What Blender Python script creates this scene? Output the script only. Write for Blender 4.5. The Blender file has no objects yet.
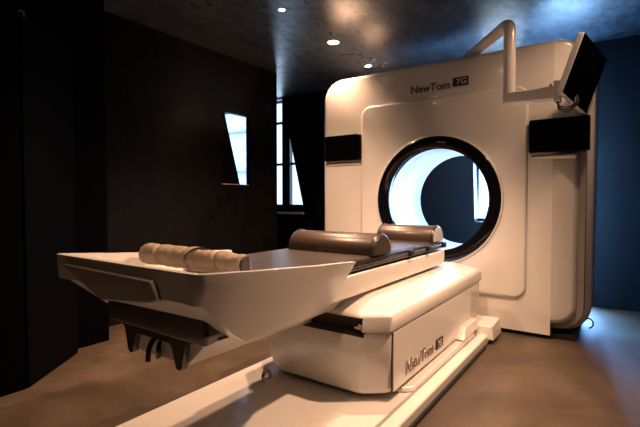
import bpy, bmesh, math, random
from mathutils import Vector, Matrix, noise
random.seed(7)
sc = bpy.context.scene
COL = sc.collection
PI = math.pi

# ------------------------------------------------------------------ materials
def nodes(name):
    m = bpy.data.materials.new(name); m.use_nodes = True
    nt = m.node_tree; b = nt.nodes['Principled BSDF']
    return m, nt, b
def ramp(nt, fac, stops):
    r = nt.nodes.new('ShaderNodeValToRGB')
    while len(r.color_ramp.elements) < len(stops): r.color_ramp.elements.new(.5)
    for e, (p, c) in zip(r.color_ramp.elements, stops):
        e.position = p; e.color = (*c, 1) if len(c) == 3 else c
    nt.links.new(fac, r.inputs[0]); return r
def tex(nt, kind, **kw):
    t = nt.nodes.new('ShaderNodeTex' + kind)
    for k, v in kw.items(): t.inputs[k].default_value = v
    return t
def coords(nt, scale=(1, 1, 1)):
    c = nt.nodes.new('ShaderNodeNewGeometry'); mp = nt.nodes.new('ShaderNodeMapping')
    mp.inputs['Scale'].default_value = scale
    nt.links.new(c.outputs['Position'], mp.inputs['Vector']); return mp.outputs[0]
def bump(nt, b, h, strength, dist=.01):
    n = nt.nodes.new('ShaderNodeBump'); n.inputs['Strength'].default_value = strength
    n.inputs['Distance'].default_value = dist
    nt.links.new(h, n.inputs['Height']); nt.links.new(n.outputs[0], b.inputs['Normal'])
def simple(name, col, rough=.4, metal=0, coat=0, spec=.5, var=.04, vs=6, bmp=0, bs=60):
    m, nt, b = nodes(name)
    n = tex(nt, 'Noise', Scale=vs, Detail=4.0); nt.links.new(coords(nt), n.inputs['Vector'])
    lo = tuple(max(0, c*(1-var)) for c in col); hi = tuple(min(1, c*(1+var)) for c in col)
    r = ramp(nt, n.outputs[0], [(.3, lo), (.7, hi)]); nt.links.new(r.outputs[0], b.inputs['Base Color'])
    b.inputs['Roughness'].default_value = rough; b.inputs['Metallic'].default_value = metal
    b.inputs['Coat Weight'].default_value = coat; b.inputs['Coat Roughness'].default_value = .08
    b.inputs['Specular IOR Level'].default_value = spec
    if bmp:
        k = tex(nt, 'Noise', Scale=bs, Detail=3.0); nt.links.new(coords(nt), k.inputs['Vector']); bump(nt, b, k.outputs[0], bmp, .004)
    return m
def plaster(name, lo, hi, r0, r1, scale=3.0, strokes=(1, 1, 1), bmp=.25, spec=.5, dist=.01):
    m, nt, b = nodes(name)
    v = coords(nt, strokes)
    n = tex(nt, 'Noise', Scale=scale, Detail=8.0, Roughness=.65, Distortion=1.2); nt.links.new(v, n.inputs['Vector'])
    r = ramp(nt, n.outputs[0], [(.3, lo), (.7, hi)]); nt.links.new(r.outputs[0], b.inputs['Base Color'])
    n2 = tex(nt, 'Noise', Scale=scale*3.3, Detail=2.5, Roughness=.5); nt.links.new(v, n2.inputs['Vector'])
    rr = ramp(nt, n2.outputs[0], [(.3, (r0,)*3), (.7, (r1,)*3)]); nt.links.new(rr.outputs[0], b.inputs['Roughness'])
    b.inputs['Specular IOR Level'].default_value = spec
    bump(nt, b, n2.outputs[0], bmp, dist)
    return m
M = {}
M['white'] = simple('glossy_white_shell', (.78, .755, .72), .26, coat=.35, var=.015)
M['bed_white'] = simple('white_composite', (.76, .735, .70), .32, coat=.2, var=.02)
M['groove'] = simple('shadow_gap_grey', (.30, .28, .26), .45)
M['tunnel'] = simple('bore_white', (.82, .84, .87), .3, coat=.2, var=.01)
M['black_gloss'] = simple('black_glass', (.004, .004, .005), .08, spec=.5, coat=.3)
M['screen'] = simple('unlit_screen', (.002, .002, .0024), .10, spec=.10)
M['black'] = simple('black_plastic', (.012, .011, .010), .42)
M['under'] = simple('dark_brown_grey_plastic', (.055, .048, .042), .42)
M['grip'] = simple('taupe_grip_plastic', (.33, .30, .26), .4)
M['leather'] = simple('dark_brown_vinyl', (.040, .026, .018), .33, coat=.15, var=.12, vs=12, bmp=.12, bs=140)
M['mattress'] = simple('charcoal_vinyl', (.030, .024, .020), .36, var=.1, bmp=.08, bs=120)
M['endcap'] = simple('pale_bolster_end', (.42, .42, .42), .35)
M['chrome'] = simple('brushed_metal', (.62, .60, .58), .22, metal=1.0)
M['letter'] = simple('bronze_grey_lettering', (.10, .085, .07), .35, metal=.5)
M['silver_letter'] = simple('satin_lettering', (.42, .38, .34), .3, metal=.8)
M['print_white'] = simple('white_print', (.7, .7, .7), .5)
M['red'] = simple('red_mark', (.5, .06, .03), .5)
M['cloth'] = simple('creased_taupe_cloth', (.23, .18, .135), .7, var=.2, vs=14, bmp=.2, bs=60)
M['darkcloth'] = simple('dark_lining', (.03, .025, .02), .8)
M['frame'] = simple('dark_window_frame', (.015, .016, .018), .4)
M['sill'] = simple('pale_sill', (.45, .45, .46), .4)
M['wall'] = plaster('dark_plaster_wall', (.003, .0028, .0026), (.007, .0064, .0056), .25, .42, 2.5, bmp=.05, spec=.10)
M['wallblue'] = plaster('slate_blue_plaster_wall', (.003, .0065, .010), (.005, .0105, .016), .4, .6, 2.5, (1, 1, 3), bmp=.1, spec=.2)
m, nt, b = nodes('trowelled_plaster_ceiling'); v = coords(nt, (1, .55, 1))
n1 = tex(nt, 'Noise', Scale=2.2, Detail=5.0, Roughness=.55); n2 = tex(nt, 'Noise', Scale=16.0, Detail=5.0, Roughness=.6)
nt.links.new(v, n1.inputs['Vector']); nt.links.new(v, n2.inputs['Vector'])
ad = nt.nodes.new('ShaderNodeMath'); ad.operation = 'ADD'; nt.links.new(n1.outputs[0], ad.inputs[0]); nt.links.new(n2.outputs[0], ad.inputs[1])
hf = nt.nodes.new('ShaderNodeMath'); hf.operation = 'MULTIPLY'; hf.inputs[1].default_value = .5; nt.links.new(ad.outputs[0], hf.inputs[0])
r1 = ramp(nt, hf.outputs[0], [(.38, (.014, .021, .032)), (.62, (.095, .118, .150))]); nt.links.new(r1.outputs[0], b.inputs['Base Color'])
r2 = ramp(nt, hf.outputs[0], [(.35, (.36,)*3), (.65, (.26,)*3)]); nt.links.new(r2.outputs[0], b.inputs['Roughness'])
r3 = ramp(nt, hf.outputs[0], [(.38, (.25,)*3), (.62, (.8,)*3)]); nt.links.new(r3.outputs[0], b.inputs['Specular IOR Level'])
M['ceil'] = m
M['ceil'].node_tree.nodes['Principled BSDF'].inputs['IOR'].default_value = 1.9
M['reveal'] = simple('pale_blue_grey_reveal', (.30, .34, .40), .6)
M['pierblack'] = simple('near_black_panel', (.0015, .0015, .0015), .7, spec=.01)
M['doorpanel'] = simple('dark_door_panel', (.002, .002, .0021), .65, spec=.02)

# polished concrete floor
m, nt, b = nodes('brown_concrete_floor'); v = coords(nt, (1, 1, 1))
n1 = tex(nt, 'Noise', Scale=1.6, Detail=9.0, Roughness=.62, Distortion=1.0); nt.links.new(v, n1.inputs['Vector'])
n2 = tex(nt, 'Noise', Scale=26.0, Detail=6.0); nt.links.new(v, n2.inputs['Vector'])
r1 = ramp(nt, n1.outputs[0], [(.25, (.050, .035, .022)), (.5, (.082, .058, .037)), (.78, (.13, .096, .066))])
r2 = ramp(nt, n2.outputs[0], [(.35, (.86, .86, .86)), (.65, (1, 1, 1))])
mx = nt.nodes.new('ShaderNodeMix'); mx.data_type = 'RGBA'; mx.blend_type = 'MULTIPLY'; mx.inputs[0].default_value = 1
nt.links.new(r1.outputs[0], mx.inputs[6]); nt.links.new(r2.outputs[0], mx.inputs[7]); nt.links.new(mx.outputs[2], b.inputs['Base Color'])
r3 = ramp(nt, n1.outputs[0], [(.3, (.38,)*3), (.7, (.55,)*3)]); nt.links.new(r3.outputs[0], b.inputs['Roughness'])
bump(nt, b, n2.outputs[0], .08, .004)
M['floor'] = m
# lamp
m, nt, b = nodes('warm_lamp'); b.inputs['Emission Color'].default_value = (1, .78, .55, 1); b.inputs['Emission Strength'].default_value = 30
M['lamp'] = m
# glass
m, nt, b = nodes('clear_glass')
g = nt.nodes.new('ShaderNodeBsdfTransparent'); gl = nt.nodes.new('ShaderNodeBsdfGlossy'); gl.inputs['Roughness'].default_value = .03
mixs = nt.nodes.new('ShaderNodeMixShader'); mixs.inputs[0].default_value = .06
nt.links.new(g.outputs[0], mixs.inputs[1]); nt.links.new(gl.outputs[0], mixs.inputs[2])
nt.links.new(mixs.outputs[0], nt.nodes['Material Output'].inputs[0]); M['glass'] = m
m, nt, b = nodes('frosted_glass')
n = tex(nt, 'Noise', Scale=30.0, Detail=6.0); nt.links.new(coords(nt), n.inputs['Vector'])
r = ramp(nt, n.outputs[0], [(.35, (.62, .70, .80)), (.65, (.85, .9, .96))])
g = nt.nodes.new('ShaderNodeBsdfTransparent'); gl = nt.nodes.new('ShaderNodeBsdfTranslucent')
nt.links.new(r.outputs[0], g.inputs[0]); nt.links.new(r.outputs[0], gl.inputs[0])
mixs = nt.nodes.new('ShaderNodeMixShader'); mixs.inputs[0].default_value = .55
nt.links.new(g.outputs[0], mixs.inputs[1]); nt.links.new(gl.outputs[0], mixs.inputs[2])
nt.links.new(mixs.outputs[0], nt.nodes['Material Output'].inputs[0]); M['frosted'] = m

# ------------------------------------------------------------------ helpers
def link(name, bm, mat, parent=None, smooth=35, mats=None):
    bmesh.ops.remove_doubles(bm, verts=bm.verts, dist=1e-6)
    bmesh.ops.recalc_face_normals(bm, faces=bm.faces)
    me = bpy.data.meshes.new(name); bm.to_mesh(me); bm.free()
    for k in (mats or [mat]): me.materials.append(k)
    for p in me.polygons: p.use_smooth = True
    me.set_sharp_from_angle(angle=math.radians(smooth))
    o = bpy.data.objects.new(name, me); COL.objects.link(o)
    if parent:
        o.parent = parent
        o.matrix_parent_inverse = Matrix.Identity(4)
        off = root_loc(parent)
        me.transform(Matrix.Translation(-off))
    return o
def root_loc(p):
    v = Vector((0, 0, 0))
    while p is not None: v += p.location; p = p.parent
    return v
def thing(name, label, cat, loc=(0, 0, 0), group=None):
    o = bpy.data.objects.new(name, None); COL.objects.link(o); o.location = loc; o.empty_display_size = .1
    o['label'] = label; o['category'] = cat
    if group: o['group'] = group
    return o
def struct(name, bm, mat, smooth=35, parent=None, mats=None):
    o = link(name, bm, mat, parent, smooth, mats)
    if not parent: o['kind'] = 'structure'
    return o
def box(bm, x0, x1, y0, y1, z0, z1):
    vs = [bm.verts.new((x, y, z)) for z in (z0, z1) for x, y in ((x0, y0), (x1, y0), (x1, y1), (x0, y1))]
    for f in ((0, 3, 2, 1), (4, 5, 6, 7), (0, 1, 5, 4), (1, 2, 6, 5), (2, 3, 7, 6), (3, 0, 4, 7)):
        bm.faces.new([vs[i] for i in f])
    return bm
def bx(*a): return box(bmesh.new(), *a)
def hull(pts):
    bm = bmesh.new(); vs = [bm.verts.new(p) for p in pts]
    r = bmesh.ops.convex_hull(bm, input=vs)
    bmesh.ops.dissolve_limit(bm, angle_limit=math.radians(.5), verts=bm.verts, edges=bm.edges)
    return bm
def bevel(o, w, seg=3, ang=25):
    md = o.modifiers.new('bevel', 'BEVEL'); md.width = w; md.segments = seg; md.limit_method = 'ANGLE'; md.angle_limit = math.radians(ang)
    md.harden_normals = True
    return o
def loft(loops, cap=True, close=True):
    bm = bmesh.new(); L = [[bm.verts.new(p) for p in l] for l in loops]; n = len(L[0])
    for a, b2 in zip(L, L[1:]):
        for i in range(n if close else n-1):
            bm.faces.new((a[i], a[(i+1) % n], b2[(i+1) % n], b2[i]))
    if cap: bm.faces.new(L[0]); bm.faces.new(list(reversed(L[-1])))
    return bm
def tube(bm, path, r, seg=20, caps=True):
    P = [Vector(p) for p in path]; prev = None; rings = []
    for i, p in enumerate(P):
        t = (P[min(i+1, len(P)-1)] - P[max(i-1, 0)]).normalized()
        if prev is None:
            a = Vector((0, 0, 1)) if abs(t.z) < .9 else Vector((1, 0, 0)); u = t.cross(a).normalized()
        else: u = (prev - t*prev.dot(t)).normalized()
        prev = u; w = t.cross(u)
        rr = r[i] if isinstance(r, (list, tuple)) else r
        rings.append([bm.verts.new(p + (u*math.cos(k*2*PI/seg) + w*math.sin(k*2*PI/seg))*rr) for k in range(seg)])
    for a, b2 in zip(rings, rings[1:]):
        for k in range(seg): bm.faces.new((a[k], a[(k+1) % seg], b2[(k+1) % seg], b2[k]))
    if caps: bm.faces.new(rings[0]); bm.faces.new(rings[-1][::-1])
    return bm
def fillet(pts, rad, n=8):
    P = [Vector(p) for p in pts]; out = [P[0]]
    for a, b2, c in zip(P, P[1:], P[2:]):
        r1 = min(rad, (a-b2).length*.49, (c-b2).length*.49)
        s = b2 + (a-b2).normalized()*r1; e = b2 + (c-b2).normalized()*r1
        for i in range(n+1):
            t = i/n; out.append(s*(1-t)**2 + b2*2*t*(1-t) + e*t*t)
    out.append(P[-1]); return out
def text_obj(name, body, size, mat, parent, loc, rot, depth=.003, sx=1.0, bold=.0):
    cu = bpy.data.curves.new(name, 'FONT'); cu.body = body; cu.size = size; cu.extrude = depth; cu.offset = bold
    t = bpy.data.objects.new(name, cu); COL.objects.link(t)
    dg = bpy.context.evaluated_depsgraph_get(); me = bpy.data.meshes.new_from_object(t.evaluated_get(dg))
    bpy.data.objects.remove(t)
    me.transform(Matrix.Translation(Vector(loc)-root_loc(parent)) @ rot.to_4x4() @ Matrix.Diagonal((sx, 1, 1, 1)))
    me.materials.clear(); me.materials.append(mat)
    o = bpy.data.objects.new(name, me); COL.objects.link(o); o.parent = parent
    return o
def boolean(o, cutter_bm, op='DIFFERENCE'):
    me = bpy.data.meshes.new('cut'); bmesh.ops.recalc_face_normals(cutter_bm, faces=cutter_bm.faces); cutter_bm.to_mesh(me); cutter_bm.free()
    c = bpy.data.objects.new('cut', me); COL.objects.link(c)
    if o.parent: c.location = root_loc(o.parent)
    md = o.modifiers.new('b', 'BOOLEAN'); md.operation = op; md.object = c; md.solver = 'EXACT'
    bpy.context.view_layer.update()
    dg = bpy.context.evaluated_depsgraph_get(); new = bpy.data.meshes.new_from_object(o.evaluated_get(dg))
    o.modifiers.clear(); o.data = new; bpy.data.objects.remove(c)
    new.set_sharp_from_angle(angle=math.radians(35))
# rounded-rect outline in XZ with evenly matched samples
def rrect(x0, x1, z0, z1, r, n=14, rb=None, e=6, rt=None):
    rb = r if rb is None else rb; rt = r if rt is None else rt
    pts = []
    cs = [(x1-rb, z0+rb, -PI/2, rb), (x1-rt, z1-rt, 0, rt), (x0+r, z1-r, PI/2, r), (x0+rb, z0+rb, PI, rb)]
    for k, (cx, cz, a0, rr) in enumerate(cs):
        arc = [(cx+rr*math.cos(a0+PI/2*i/n), cz+rr*math.sin(a0+PI/2*i/n)) for i in range(n+1)]
        pts += arc
        nx = cs[(k+1) % 4]; q = (nx[0]+nx[3]*math.cos(nx[2]), nx[1]+nx[3]*math.sin(nx[2])); p = arc[-1]
        for j in range(1, e): pts.append((p[0]+(q[0]-p[0])*j/e, p[1]+(q[1]-p[1])*j/e))
    return pts
def lay(pts, y): return [(x, y, z) for x, z in pts]

# ------------------------------------------------------------------ room
CZ = 2.46
struct('floor', bx(-6, 2.2, -2.6, 6.2, -.1, 0), M['floor'])
struct('ceiling', bx(-5.6, 1.65, -2.6, 4.96, CZ, CZ+.1), M['ceil'])
def wall_poly(outer, hole, to3, t0, t1):
    """a wall slab with one polygonal hole, outer and hole are quads (4 pts) in wall coordinates"""
    bm = bmesh.new(); R = []
    for t in (t0, t1):
        R.append(([bm.verts.new(to3(u, v, t)) for u, v in outer], [bm.verts.new(to3(u, v, t)) for u, v in hole]))
    n = len(outer)
    for i in range(n):
        j = (i+1) % n
        for O, H in R: bm.faces.new((O[i], O[j], H[j], H[i]))
        for k in (0, 1): bm.faces.new((R[0][k][i], R[0][k][j], R[1][k][j], R[1][k][i]))
    return bm
# left wall with the small opening
LX = -3.29
struct('wall_left', wall_poly([(-2.6, 0), (3.84, 0), (3.84, CZ), (-2.6, CZ)], [(2.99, 1.16), (3.385, 1.16), (3.385, 1.89), (2.99, 1.89)],
       lambda u, v, t: (t, u, v), LX, LX-.05), M['wall'])
# back wall: left section with the tall window hole, middle, right with low window
BY = 4.76
struct('wall_back_left', wall_poly([(-4.53, 0), (-2.6, 0), (-2.6, 1.9), (-2.6, CZ), (-4.53, CZ)], [(-4.45, .83), (-3.585, .83), (-3.84, 1.87), (-3.98, 2.445), (-4.45, 2.445)],
       lambda u, v, t: (u, t, v), BY, BY+.14), M['wall'])
struct('wall_back_corner', wall_poly([(-5.6, 0), (-4.53, 0), (-4.53, CZ), (-5.6, CZ)], [(-5.36, 1.1), (-4.60, 1.1), (-4.60, 2.42), (-5.36, 2.42)],
       lambda u, v, t: (u, t, v), BY, BY+.14), M['wall'])
struct('wall_back', wall_poly([(-2.6, 0), (-.78, 0), (-.78, CZ), (-2.6, CZ)], [(-1.285, .765), (-.83, .765), (-.83, 2.36), (-1.34, 2.36)],
       lambda u, v, t: (u, t, v), BY, BY+.22), M['wallblue'])
struct('wall_back_right', wall_poly([(-.78, 0), (1.65, 0), (1.65, CZ), (-.78, CZ)], [(-.73, .12), (-.20, .12), (-.20, 2.1), (-.73, 2.1)],
       lambda u, v, t: (u, t, v), BY, BY+.22), M['wallblue'])
struct('wall_right', bx(1.5, 1.65, -2.45, BY, 0, CZ), M['wallblue'])

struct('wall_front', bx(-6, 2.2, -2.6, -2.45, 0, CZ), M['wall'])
struct('wall_outer_left', bx(-5.6, -5.5, 2.0, BY, 0, CZ), M['wall'])
struct('wall_passage_end', bx(-5.6, LX-.05, 1.9, 2.0, 0, CZ), M['wall'])
# leaning reveal slab behind the small opening (dark diagonal)
p0 = hull([(x, y, z) for x in (-3.43, -3.48) for y, z in ((2.8, 1.0), (3.43, 1.0), (3.135, 2.0), (2.8, 2.0))])
struct('trim_1', p0, M['wall'])
struct('trim_2', bx(-3.338, -3.291, 2.992, 3.372, 1.1602, 1.166), M['sill'])
# windows
def window(name, frames, panes, glass, sill=None):
    bm = bmesh.new()
    for f in frames: box(bm, *f)
    o = struct(name, bm, M['frame'])
    bm = bmesh.new()
    for f in panes: box(bm, *f)
    struct('pane', bm, glass, parent=o)
    if sill: struct('sill', bx(*sill), M['sill'], parent=o)
    return o
wy0, wy1 = BY+.145, BY+.20
window('window_1', [(-4.5, -4.42, wy0, wy1, .80, 2.45), (-3.56, -3.50, wy0, wy1, .80, 2.45), (-4.5, -3.5, wy0, wy1, .80, .935), (-4.5, -3.5, wy0, wy1, 2.43, 2.455),
                    (-4.10, -3.955, wy0-.005, wy1+.005, .90, 2.44), (-4.42, -4.09, wy0+.01, wy1-.01, 1.51, 1.545), (-3.97, -3.56, wy0+.01, wy1-.01, 1.51, 1.545),
                    (-4.42, -4.09, wy0+.01, wy1-.01, 2.12, 2.155)],
       [(-4.45, -3.55, wy0+.025, wy0+.03, .85, 2.44)], M['glass'], (-4.42, -3.585, BY-.03, BY+.10, .80, .828))
window('window_2', [(-5.42, -5.34, wy0, wy1, 1.05, 2.45), (-4.62, -4.54, wy0, wy1, 1.05, 2.45), (-5.42, -4.54, wy0, wy1, 1.05, 1.12), (-5.42, -4.54, wy0, wy1, 2.40, 2.455),
                    (-5.36, -4.60, wy0+.04, wy1+.03, 2.06, 2.09), (-5.36, -4.60, wy0+.04, wy1+.03, 1.43, 1.46)],
       [(-5.36, -4.60, wy0+.01, wy0+.016, 1.1, 2.42)], M['frosted'])
window('window_3', [(-1.36, -1.285, BY+.16, BY+.2, .77, 2.36), (-.87, -.83, BY+.16, BY+.2, .77, 2.36), (-1.3, -.83, BY+.16, BY+.2, .765, .80), (-1.3, -.83, BY+.16, BY+.2, 2.32, 2.36)],
       [(-1.29, -.84, BY+.18, BY+.185, .78, 2.34)], M['glass'])
window('window_4', [(-.73, -.70, BY+.16, BY+.2, .12, 2.1), (-.23, -.20, BY+.16, BY+.2, .12, 2.1), (-.73, -.20, BY+.16, BY+.2, .12, .16), (-.73, -.20, BY+.16, BY+.2, 2.06, 2.1)],
       [(-.72, -.21, BY+.18, BY+.185, .13, 2.09)], M['glass'])
# near-left dark masses
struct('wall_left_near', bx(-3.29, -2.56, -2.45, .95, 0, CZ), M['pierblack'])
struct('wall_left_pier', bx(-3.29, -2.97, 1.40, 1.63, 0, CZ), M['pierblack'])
def obl(p, q, th, z0, z1):
    p, q = Vector(p), Vector(q); d = (q-p).normalized(); n = Vector((-d.y, d.x))*th
    pts = [p, q, q+n, p+n]
    return hull([(a.x, a.y, z) for a in pts for z in (z0, z1)])
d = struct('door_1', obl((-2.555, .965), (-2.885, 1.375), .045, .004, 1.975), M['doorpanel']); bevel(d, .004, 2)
struct('hinge', bx(-2.60, -2.565, .955, .985, 1.955, 1.985), M['chrome'], parent=d)

# ------------------------------------------------------------------ gantry
GX0, GX1 = -2.362, -.155
BC = (-1.238, 1.003); RI = .415; RO = .515
G = thing('scanner_gantry', 'large white ring-shaped scanner unit with round bore and rounded shell', 'medical scanner', (-1.22, 3.8, 0))
def holed(loops_out, n_in, rads, y_in):
    pass
def circ_for(pts, r, c=BC):
    out = []
    for x, z in pts:
        a = math.atan2(z-c[1], x-c[0]); out.append((c[0]+r*math.cos(a), c[1]+r*math.sin(a)))
    return out
def shell(name, x0, x1, z0, z1, r, rb, yf, yb, lip, hole_r, mat, steps=5, backlip=0, rt=None):
    """rounded slab with a round hole, soft front edge of radius lip"""
    rt = r if rt is None else rt
    base = rrect(x0, x1, z0, z1, r, rb=rb, e=12, rt=rt)
    L = [lay(circ_for(base, hole_r), yb), lay(circ_for(base, hole_r), yf)]
    for i in range(steps+1):
        a = PI/2*i/steps; ins = lip*(1-math.sin(a)); y = yf+lip*(1-math.cos(a))*.9
        L.append(lay(rrect(x0+ins, x1-ins, z0+ins, z1-ins, max(r-ins, .01), rb=max(rb-ins, .01), e=12, rt=max(rt-ins, .01)), y))
    if backlip:
        for i in range(steps+1):
            a = PI/2*i/steps; ins = backlip*(1-math.cos(a)); y = yb-backlip*(1-math.sin(a))
            L.append(lay(rrect(x0+ins, x1-ins, z0+ins, z1-ins, max(r-ins, .01), rb=max(rb-ins, .01), e=12, rt=max(rt-ins, .01)), y))
    else: L.append(lay(base, yb))
    L.append(L[0])
    bm = loft(L, cap=False)
    return link(name, bm, mat, G, 40)
shell('rear_shell', GX0, GX1, .035, 2.135, .20, .20, 3.60, 4.20, .04, .47, M['white'], backlip=.06, rt=.12)
shell('shadow_gap', GX0+.04, GX1-.04, .07, 2.10, .17, .17, 3.515, 3.61, .004, .47, M['groove'], rt=.10)
fs = shell('front_shell', GX0+.003, -.235, .115, 2.13, .20, .13, 3.435, 3.53, .045, .47, M['white'], rt=.12)
shell('center_panel', -1.93, -.555, .275, 1.835, .085, .085, 3.412, 3.45, .022, .50, M['white'])
# bore ring and tunnel (lofted circles)
def ring(prof, name, mat, seg=128, close=True):
    L = []
    for r, y in prof: L.append([(BC[0]+r*math.cos(2*PI*k/seg), y, BC[1]+r*math.sin(2*PI*k/seg)) for k in range(seg)])
    if close: L.append(L[0])
    return link(name, loft(L, cap=False), mat, G, 30)
ring([(RO+.012, 3.43), (RO+.012, 3.405), (RO+.006, 3.399), (RO-.002, 3.399), (RO-.002, 3.43)], 'ring_trim', M['white'])
ring([(RO-.002, 3.43), (RO-.002, 3.398), (RO-.008, 3.393), (RI+.02, 3.404), (RI+.004, 3.415), (RI, 3.43), (RI, 3.455), (RI+.01, 3.455)], 'bore_ring', M['black_gloss'])
tp = [(RI+.004, 3.455), (RI+.004, 3.58), (RI+.012, 3.583), (RI+.012, 3.592), (RI+.004, 3.595), (RI+.004, 3.66), (RI+.012, 3.663), (RI+.012, 3.672), (RI+.004, 3.675),
      (RI+.004, 4.15), (RI+.03, 4.20), (RI+.06, 4.203), (RI+.06, 3.6), (RI+.03, 3.5)]
ring(tp, 'bore_tunnel', M['tunnel'])
# small marks on the ring
bm = bmesh.new()
for a in (-.06, -.02, .02, .06):
    x = BC[0]+.465*math.sin(a+.12); z = BC[1]+.465*math.cos(a+.12); box(bm, x-.006, x+.006, 3.3945, 3.3985, z-.004, z+.004)
link('ring_indicator', bm, M['grip'], G)
# skirt under the front shell
boolean(fs, bx(-2.03+1.22, -.395+1.22, 3.4352-3.8, 3.515-3.8, .032, .25), 'UNION')
bm = bmesh.new(); bm.from_mesh(fs.data)
for px_, sg in ((-.395, 1),):
    bmesh.ops.bisect_plane(bm, geom=bm.verts[:]+bm.edges[:]+bm.faces[:], plane_co=(px_+1.22, 0, 0), plane_no=(1, 0, 0))
    for v in bm.verts:
        dd = (v.co.x-1.22-px_)*sg
        if dd > 1e-4 and v.co.y < 3.50-3.8: v.co.y += .34*dd
bm.to_mesh(fs.data); bm.free(); fs.data.set_sharp_from_angle(angle=math.radians(12))

link('base_plinth', bx(-2.15, -.24, 3.49, 4.15, 0, .034), M['black'], G)  # plinth kept black and wide, standing in for the shadow beneath the skirt
# side displays
for a, c2, zz in ((-.545, -.172, 0), (-2.318, -1.935, .03)):
    bm = loft([lay(rrect(a, c2, 1.335+zz, 1.57+zz, .014, n=4, e=1), 3.475), lay(rrect(a, c2, 1.335+zz, 1.57+zz, .014, n=4, e=1), 3.402), lay(rrect(a+.006, c2-.006, 1.341+zz, 1.564+zz, .01, n=4, e=1), 3.396)])
    dsp = link('side_display', bm, M['screen'], G)
    dsp['label'] = 'black glossy display window'
    bm = bx(a+.01, min(c2-.005, -.25), 3.425, 3.48, 1.29+zz, 1.32+zz)
    bevel(link('display_ledge', bm, M['white'], G), .012)
# lettering
RX = Matrix.Rotation(PI/2, 3, 'X')
text_obj('lettering', 'NewTom', .088, M['letter'], G, (-1.465, 3.434, 1.893), RX, .004, .98, .0016)
bp = link('badge', bx(-1.108, -.985, 3.428, 3.4345, 1.900, 1.968), M['black'], G)
text_obj('badge_number', '7G', .060, M['print_white'], bp, (-1.080, 3.4275, 1.914), RX, .001, 1.15)
# rear levelling foot with loop
bm = tube(bmesh.new(), [(-.172+.028*math.cos(t*PI/6), 3.68, .10+.035*math.sin(t*PI/6)) for t in range(-3, 5)], .006, 8)
link('carrying_loop', bm, M['black'], G)
for fx in (-.30, -2.2):
    link('levelling_foot', tube(bmesh.new(), [(fx, 3.72, 0.034), (fx, 3.72, .10)], .035, 20), M['black'], G)

# ------------------------------------------------------------------ patient table
T = thing('patient_table', 'long white scanner table with dark mattress and tray end on a floor plate', 'patient table', (-1.25, 2.0, 0))
PX0, PX1 = -1.70, -.735
bp = link('base_plate', bx(PX0, PX1, -.2, 3.42, .0, .065), M['white'], T); bevel(bp, .012)
link('edge_seal', bx(PX1+.002, PX1+.014, -.2, 3.0, .0, .02), M['black'], T)
o = link('track_strip', hull([(-.90, 1.88, .066), (-.805, 1.95, .066), (-.875, 3.0, .066), (-.80, 3.0, .066), (-.90, 1.88, .09), (-.807, 1.97, .09), (-.875, 3.0, .108), (-.803, 3.0, .108)]), M['white'], T); bevel(o, .006)
o = link('track_slot', bx(-.812, -.797, 1.5, 3.05, .0655, .068), M['groove'], T)
o = link('end_block', hull([(-.90, 3.08, .03), (-.695, 3.08, .03), (-.695, 3.33, .03), (-.90, 3.33, .03), (-.88, 3.08, .125), (-.71, 3.09, .125), (-.71, 3.33, .135), (-.88, 3.33, .135)]), M['white'], T); bevel(o, .012)
o = link('end_wedge', hull([(-.86, 2.72, .11), (-.79, 2.72, .11), (-.79, 3.07, .11), (-.86, 3.07, .11), (-.86, 2.82, .18), (-.81, 2.82, .17), (-.81, 3.07, .17), (-.86, 3.07, .18)]), M['white'], T); bevel(o, .008)
# pedestal: plan outlines at two heights
def plan(xl, xr, yf, yb, cf, z):
    return [(xl, yf+cf, z), (xl+cf*1.2, yf, z), (xr-cf*1.2, yf, z), (xr, yf+cf*.9, z), (xr, yb, z), (xl, yb, z)]
ped = link('pedestal', loft([plan(-1.56, -.90, 1.76, 3.28, .08, .078), plan(-1.58, -.862, 1.715, 3.30, .09, .108), plan(-1.68, -.85, 1.705, 3.30, .09, .27), plan(-1.70, -.848, 1.70, 3.30, .09, .395)]), M['white'], T)
ped.parent = None; ped.data.transform(Matrix.Translation(T.location))
bevel(ped, .014, 3, 18)
boolean(ped, bx(-1.30, -.948, 1.60, 1.80, .368, .60))
ped.data.transform(Matrix.Translation(-T.location)); ped.parent = T
link('pedestal_foot', loft([plan(-1.50, -.93, 1.85, 3.26, .08, .064), plan(-1.50, -.93, 1.85, 3.26, .08, .085)]), M['groove'], T)
cap = link('pedestal_cap', loft([plan(-1.715, -.838, 1.685, 3.32, .095, .398), plan(-1.71, -.842, 1.695, 3.32, .095, .47), plan(-1.69, -.862, 1.72, 3.31, .09, .488), plan(-1.55, -1.02, 1.84, 3.22, .05, .532)]), M['bed_white'], T)
cap.parent = None; cap.data.transform(Matrix.Translation(T.location))
bevel(cap, .008, 2, 20)
boolean(cap, bx(-1.30, -.948, 1.60, 1.80, .30, .462))
cap.data.transform(Matrix.Translation(-T.location)); cap.parent = T
bm = bx(-1.30, -.949, 1.785, 1.80, .368, .4615); box(bm, -1.299, -.949, 1.712, 1.79, .3682, .372); box(bm, -.952, -.9485, 1.70, 1.79, .386, .461)
rc = link('connector_recess', bm, M['under'], T)
link('socket', bx(-.985, -.965, 1.72, 1.74, .40, .425), M['chrome'], rc)
link('socket', bx(-1.005, -.985, 1.72, 1.735, .40, .412), M['chrome'], rc)
link('panel_seam', bx(-.8515, -.8465, 1.793, 1.80, .11, .388), M['black'], T)
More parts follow.
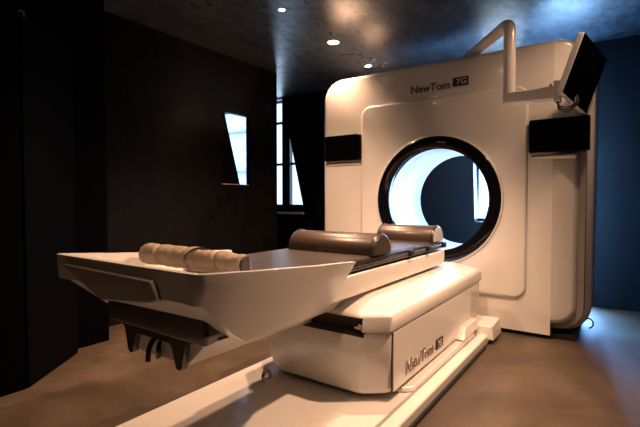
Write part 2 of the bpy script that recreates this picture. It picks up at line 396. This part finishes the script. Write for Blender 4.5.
# side panel seam and lettering
link('side_panel', bx(-.8495, -.842, 1.80, 3.05, .115, .388), M['white'], T)
RYs = Matrix.Rotation(PI/2, 3, 'Z') @ Matrix.Rotation(PI/2, 3, 'X')
text_obj('lettering', 'NewTom', .098, M['silver_letter'], T, (-.840, 1.93, .150), RYs, .004, 1.0, .001)
b2 = link('badge', bx(-.842, -.836, 2.35, 2.46, .150, .205), M['black'], T)
text_obj('badge_number', '7G', .055, M['print_white'], b2, (-.8352, 2.37, .158), RYs, .001, 1.0)
# floor loop beside the pedestal
# carriage under the bed (box section reaching from pedestal to the foot end)
def sect(y, xr, xl, z1, xr2, xl2, z0): return [(xl, y, z1), (xr, y, z1), (xr2, y, z0), (xl2, y, z0)]
car = link('carriage', loft([sect(.89, -1.0, -1.53, .60, -1.15, -1.45, .457), sect(1.30, -1.0, -1.53, .60, -1.14, -1.44, .457), sect(1.72, -1.0, -1.53, .60, -1.12, -1.45, .475)]), M['bed_white'], T)
bevel(car, .006, 2, 30)
link('tray_support', hull([(x, y, z) for x, y, z in [(-1.52, .90, .575), (-.985, .88, .575), (-1.52, 1.4, .575), (-.985, 1.4, .575), (-1.52, .79, .70), (-.985, .79, .70), (-1.52, 1.4, .66), (-.985, 1.4, .66)]]), M['under'], T)
bm = bmesh.new()
prof = [(-1.54, .57), (-1.0, .57), (-1.05, .555), (-1.13, .54), (-1.148, .46), (-1.158, .447), (-1.178, .450), (-1.20, .515), (-1.215, .528), (-1.395, .528), (-1.41, .515), (-1.425, .455), (-1.44, .449), (-1.455, .46), (-1.475, .54), (-1.50, .555)]
fr = [bm.verts.new((x, .868, z)) for x, z in prof]; bk = [bm.verts.new((x, .892, z)) for x, z in prof]
bm.faces.new(fr); bm.faces.new(bk[::-1])
for i in range(len(prof)): bm.faces.new((fr[i], fr[(i+1) % len(prof)], bk[(i+1) % len(prof)], bk[i]))
link('end_bracket', bm, M['under'], T)
o = link('under_block', hull([(-1.53, .84, .675), (-1.53, .83, .60), (-1.51, .84, .562), (-.975, .82, .665), (-.972, .82, .60), (-1.0, .835, .562), (-.975, .93, .66), (-.975, .94, .60), (-1.02, .94, .562), (-1.53, 1.0, .66), (-1.53, 1.0, .562)]), M['under'], T); bevel(o, .012, 3)
link('hanging_cable', tube(bmesh.new(), fillet([(-1.305, .88, .53), (-1.307, .855, .50), (-1.305, .85, .452)], .02), .009, 10), M['black'], T)
link('cable_plug', tube(bmesh.new(), fillet([(-1.28, .88, .515), (-1.262, .86, .50), (-1.265, .87, .475), (-1.285, .875, .465)], .02), .008, 10), M['black'], T)
# bed slab, mattress
bed = link('bed_frame', hull([(x, y, z) for x, y, z in [(-1.61, 1.3, .66), (-1.0, 1.3, .66), (-1.61, 2.96, .65), (-1.0, 2.96, .65), (-1.58, 1.3, .548), (-1.01, 1.3, .548), (-1.58, 2.94, .552), (-1.01, 2.94, .552),
      (-1.0, 1.3, .585), (-1.0, 2.96, .585), (-1.61, 1.3, .585), (-1.61, 2.96, .585)]]), M['bed_white'], T); bevel(bed, .010)
link('slide_rail', bx(-1.48, -1.05, 1.86, 2.9, .533, .550), M['black'], T)
mt = link('mattress', bx(-1.585, -1.005, 1.22, 2.955, .662, .722), M['mattress'], T); bevel(mt, .018, 4)
rl = link('side_rail', tube(bmesh.new(), [(-.992, 1.62, .694), (-.992, 2.93, .694)], .0055, 12), M['black_gloss'], T)
for y in (2.32, 2.60, 2.88):
    bevel(link('clamp', bx(-1.004, -.976, y, y+.045, .675, .71), M['black'], rl), .004)
# foot tray: shell lofted from foot to bed
def tsec(y, xo, xi, zr, zb, xb, dz, zf, xm=None, zm=None):
    c = -1.25
    xm = xo-.004 if xm is None else xm; zm = zr-.03 if zm is None else zm
    return [(c-xo, y, zr), (c-xm, y+dz*.3, zm), (c-xb, y+dz, zb), (c+xb, y+dz, zb), (c+xm, y+dz*.3, zm), (c+xo, y, zr),
            (c+xi, y, zr), (c+xi-.02, y, zf), (c-xi+.02, y, zf), (c-xi, y, zr)]
loops = [tsec(.700, .350, .340, .812, .733, .342, .0, .745)]
for i in range(1, 6):
    a = PI/2*i/5; loops.append(tsec(.700+.036*(1-math.cos(a)), .350+.037*math.sin(a), .340+.022*math.sin(a), .812-.003*i/5, .733-.012*i/5, .342+.018*math.sin(a), .0, .745-.02*i/5))
loops += [tsec(.80, .387, .362, .803, .668, .357, .0, .715),
         tsec(.86, .386, .362, .798, .615, .345, .0, .710),
         tsec(.92, .384, .360, .792, .576, .334, .0, .70),
         tsec(1.10, .381, .357, .778, .571, .326, .0, .69),
         tsec(1.256, .378, .354, .765, .570, .318, .0, .68, .368, .730),
         tsec(1.36, .376, .353, .759, .566, .306, .0, .68, .308, .582),
         tsec(1.515, .372, .350, .748, .555, .250, .0, .68, .315, .655)]
tray = link('foot_tray', loft(loops), M['bed_white'], T, 22)
link('tray_end', bx(-1.598, -.902, .7005, .722, .738, .8115), M['bed_white'], T)
hd = link('grip_panel', hull([(-1.54, .684, .785), (-1.04, .684, .780), (-1.54, .72, .785), (-1.04, .72, .780), (-1.32, .70, .688), (-1.01, .688, .732), (-1.30, .76, .680), (-1.01, .74, .722), (-1.05, .694, .715)]), M['grip'], T); bevel(hd, .006)
o = link('side_slot', bx(-.99, -.9835, .895, .93, .583, .600), M['black'], T)

# loop hook on the plate beside the pedestal
H = link('cable_hook', tube(bmesh.new(), [(-1.495, 1.655+.028*math.cos(t*PI/8), .066+.05*math.sin(t*PI/8)) for t in range(0, 9)], .010, 12), M['chrome'])
H['label'] = 'small chrome loop on white floor plate beside pedestal'; H['category'] = 'hook'

# bolsters
def bolster(label, x0, x1, y, rad, h, endm):
    t = thing('bolster_cushion', label, 'cushion', ((x0+x1)/2, y, .722))
    n = 20
    def s(x, k=1.0):
        pts = [(x, y-rad*k, .7225)]
        for i in range(n+1):
            a = PI*i/n; pts.append((x, y-rad*k*math.cos(a), .735+(h-.013)*k*math.sin(a)))
        pts.append((x, y+rad*k, .7225)); return pts
    L = [s(x0+.002, .93), s(x0+.004, .97), s(x0+.014), s(x1-.014), s(x1-.004, .97), s(x1-.002, .93)]
    link('cushion_body', loft(L), M['leather'], t, 50)
    for xe, sg in ((x1, 1), (x0, -1)):
        link('end_cap', loft([s(xe-.003*sg, .90), s(xe+.001*sg, .88)]), endm, t, 30)
    for xe in (x1-.016, x0+.016):
        link('piping', tube(bmesh.new(), s(xe, 1.005), .0035, 8), M['black'], t)
    return t
bolster('brown vinyl half-round bolster cushion across middle of dark mattress', -1.54, -.995, 1.99, .105, .105, M['mattress'])
bolster('shorter brown bolster cushion with pale end cap nearest the scanner bore', -1.42, -1.0, 2.83, .10, .105, M['endcap'])

# rolled cloth in the tray
def roll():
    n, L = 90, []
    for i in range(n+1):
        u = i/n; x = -1.55+u*.43; ring_ = []
        cy = 1.02+.11*u; cz = .785-.022*u; rad = .046-.006*u
        if i == 0 or i == n: rad *= .82
        for k in range(36):
            a = 2*PI*k/36
            f = noise.noise(Vector((x*10, math.cos(a)*.9, math.sin(a)*.9)))*.12 + noise.noise(Vector((x*45, math.cos(a)*1.6, math.sin(a)*1.6)))*.07
            q = (u*3.4+.16*math.cos(a-.6)) % 1; fold = -.30*max(0, 1-abs(q-.5)*14) + .06*(q-.5)
            r = rad*(1+f+fold); ring_.append((x, cy+r*math.cos(a), cz+r*math.sin(a)*.95))
        L.append(ring_)
    return loft(L)
t = thing('rolled_cloth', 'crumpled taupe rolled cloth lying in the white foot tray', 'cloth', (-1.355, 1.07, .72))
link('roll', roll(), M['cloth'], t, 60)
st = []
for k in range(25):
    ph = PI*1.1-PI*1.2*k/24; u = .42+.20*k/24
    st.append((-1.55+.43*u, 1.02+.11*u+(.0475-.006*u)*1.06*math.cos(ph), .785-.022*u+(.0475-.006*u)*1.06*math.sin(ph)))
bm = bmesh.new(); A = [[bm.verts.new((x+dx, y, z)) for dx in (-.018, .018)] for x, y, z in st]
for a, c2 in zip(A, A[1:]): bm.faces.new((a[0], a[1], c2[1], c2[0]))
bmesh.ops.solidify(bm, geom=bm.faces[:], thickness=.003)
link('strap', bm, M['cloth'], t, 60)
link('roll_end', tube(bmesh.new(), [(-1.127, 1.128, .763), (-1.116, 1.13, .763)], .031, 20), M['darkcloth'], t)

# ------------------------------------------------------------------ monitor arm + monitor
A = thing('support_boom', 'white tubular gantry-mounted arm bent down in front of scanner', 'support arm', (-1.08, 3.68, 2.11))
path = fillet([(-1.17, 3.76, 2.137), (-1.15, 3.73, 2.15), (-.640, 3.19, 2.215), (-.640, 3.19, 1.665)], .07)
link('pole', tube(bmesh.new(), path, .040, 28), M['white'], A)
arm = link('horizontal_arm', hull([(-.655, 3.15, 1.66), (-.655, 3.23, 1.66), (-.655, 3.15, 1.735), (-.655, 3.23, 1.735), (-.35, 3.10, 1.64), (-.35, 3.17, 1.64), (-.35, 3.10, 1.725), (-.35, 3.17, 1.725)]), M['white'], A); bevel(arm, .012)
el = link('elbow_joint', bx(-.36, -.318, 3.095, 3.175, 1.625, 1.755), M['white'], A); bevel(el, .008)
link('warning_mark', hull([(-.385, 3.1030, 1.725), (-.365, 3.1000, 1.725), (-.375, 3.1015, 1.745), (-.385, 3.110, 1.725), (-.365, 3.107, 1.725), (-.375, 3.1085, 1.745)]), M['red'], A)
for k in range(3):
    link('cable', tube(bmesh.new(), fillet([(-.34+.004*k, 3.12+.01*k, 1.635), (-.335, 3.12, 1.60-.014*k), (-.28, 3.12, 1.575-.014*k), (-.24+.012*k, 3.14, 1.61), (-.245, 3.18, 1.68)], .05), .0045, 8), M['black'], A)
# monitor: local frame  w = along width (away from camera), n = screen normal, h = up the panel
Mo = thing('monitor', 'flat white-backed monitor with dark screen tilted down on the arm', 'monitor', (-.20, 3.24, 1.86))
w = Vector((.25, .968, -.19)).normalized()
TL = Vector((-.6*0, 0, 0))
tl = Vector((-.190, 3.045, 2.0)); bl = Vector((-.296, 3.0, 1.655))
hdir = (tl-bl); hh = hdir.length; hdir.normalize()
nrm = w.cross(hdir).normalized()
if nrm.x < 0: nrm = -nrm
W_ = .405
def slab(u0, u1, v0, v1, d0, d1):
    return hull([bl + w*u + hdir*v + nrm*dd for u in (u0, u1) for v in (v0, v1) for dd in (d0, d1)])
bevel(link('housing', slab(-.004, W_+.004, -.004, hh+.004, -.042, -.002), M['white'], Mo), .008)
bevel(link('bezel', slab(0, W_, 0, hh, -.006, .004), M['screen'], Mo), .003)
link('screen', slab(.014, W_-.014, .02, hh-.014, .003, .0055), M['screen'], Mo)
link('mount_bracket', tube(bmesh.new(), [(-.335, 3.14, 1.70), (-.30, 3.16, 1.72)], .028, 16), M['white'], Mo)

# ------------------------------------------------------------------ downlights
WARM = (1.0, .59, .36)
def downlight(x, y, label, power, aim=None, cone=105, rr=.052):
    t = thing('downlight', label, 'ceiling light', (x, y, CZ-.006), 'recessed ceiling downlights')
    L = []
    for r, z in ((rr, CZ-.001), (rr, CZ-.006), (rr*.85, CZ-.008), (rr*.77, CZ-.003), (rr*.77, CZ-.001)):
        L.append([(x+r*math.cos(2*PI*k/32), y+r*math.sin(2*PI*k/32), z) for k in range(32)])
    L.append(L[0]); link('trim_ring', loft(L, cap=False), M['white'], t)
    link('lamp', loft([[(x+rr*.76*math.cos(2*PI*k/24), y+rr*.76*math.sin(2*PI*k/24), z) for k in range(24)] for z in (CZ-.001, CZ-.004)]), M['lamp'], t)
    ld = bpy.data.lights.new('downlight_beam', 'SPOT'); ld.energy = power; ld.color = WARM
    ld.spot_size = math.radians(cone); ld.spot_blend = .9; ld.shadow_soft_size = .035
    lo = bpy.data.objects.new('downlight_beam', ld); COL.objects.link(lo); lo.location = (x, y, CZ-.03)
    if aim: lo.rotation_euler = (Vector(aim)-lo.location).to_track_quat('-Z', 'Y').to_euler()
P = 200
downlight(-2.15, 2.57, 'small lit ceiling downlight nearest the top edge, left of the others', P, rr=.030)
downlight(-2.20, 3.37, 'largest bright ceiling downlight, in front of the scanner', P*.6, rr=.062)
downlight(-2.27, 4.17, 'faint ceiling downlight just above the scanner top edge', P*.6, rr=.042)
downlight(-1.92, 1.60, 'ceiling downlight above left side of the table', P*.8)

downlight(.10, 2.2, 'ceiling downlight on the right side of the room, nearer the camera', P*1.55, (-1.25, 2.15, .4), 86)
downlight(.10, 3.0, 'ceiling downlight on the right side of the room, beside the monitor', P*.16, (-1.0, 3.2, .5), 95)
downlight(-.50, .85, 'added fill light above the foot tray of the table', P*.2)  # unseen weak fill, added to lift the pedestal front
downlight(-1.0, 2.25, 'added fill light above the middle of the table', P*1.0)  # unseen fill, added to brighten the middle of the scanner face
# ------------------------------------------------------------------ daylight
def area(name, loc, rot, sx, sy, power, col):
    ld = bpy.data.lights.new(name, 'AREA'); ld.shape = 'RECTANGLE'; ld.size = sx; ld.size_y = sy; ld.energy = power; ld.color = col
    lo = bpy.data.objects.new(name, ld); COL.objects.link(lo); lo.location = loc; lo.rotation_euler = rot
BLUE = (.42, .66, 1.0)
area('daylight_back', (-1.05, BY+.27, 1.12), (-PI/2, 0, 0), .5, .72, 45, BLUE)
area('daylight_right', (-.44, BY+.25, .95), (-PI/2, 0, 0), .5, 1.6, 150, (.22, .50, 1.0))
area('daylight_left', (-4.3, BY+.5, 1.7), (-PI/2, 0, 0), 2.8, 2.2, 40, BLUE)
wd = bpy.data.worlds.new('sky'); sc.world = wd; wd.use_nodes = True
bg = wd.node_tree.nodes['Background']; bg.inputs[0].default_value = (.62, .80, 1.0, 1); bg.inputs[1].default_value = 2.2

# ------------------------------------------------------------------ camera
cd = bpy.data.cameras.new('camera'); cam = bpy.data.objects.new('camera', cd); COL.objects.link(cam)
cd.sensor_width = 36; cd.lens = 430/640*36; cd.clip_start = .02
cam.location = (0, 0, 1)
pitch = math.atan(13.5/430)
cam.rotation_euler = (PI/2-pitch, 0, math.radians(34.9))
sc.camera = cam
sc.view_settings.view_transform = 'Standard'; sc.view_settings.look = 'None'
sc.view_settings.exposure = 0; sc.view_settings.gamma = 1; sc.view_settings.use_curve_mapping = False
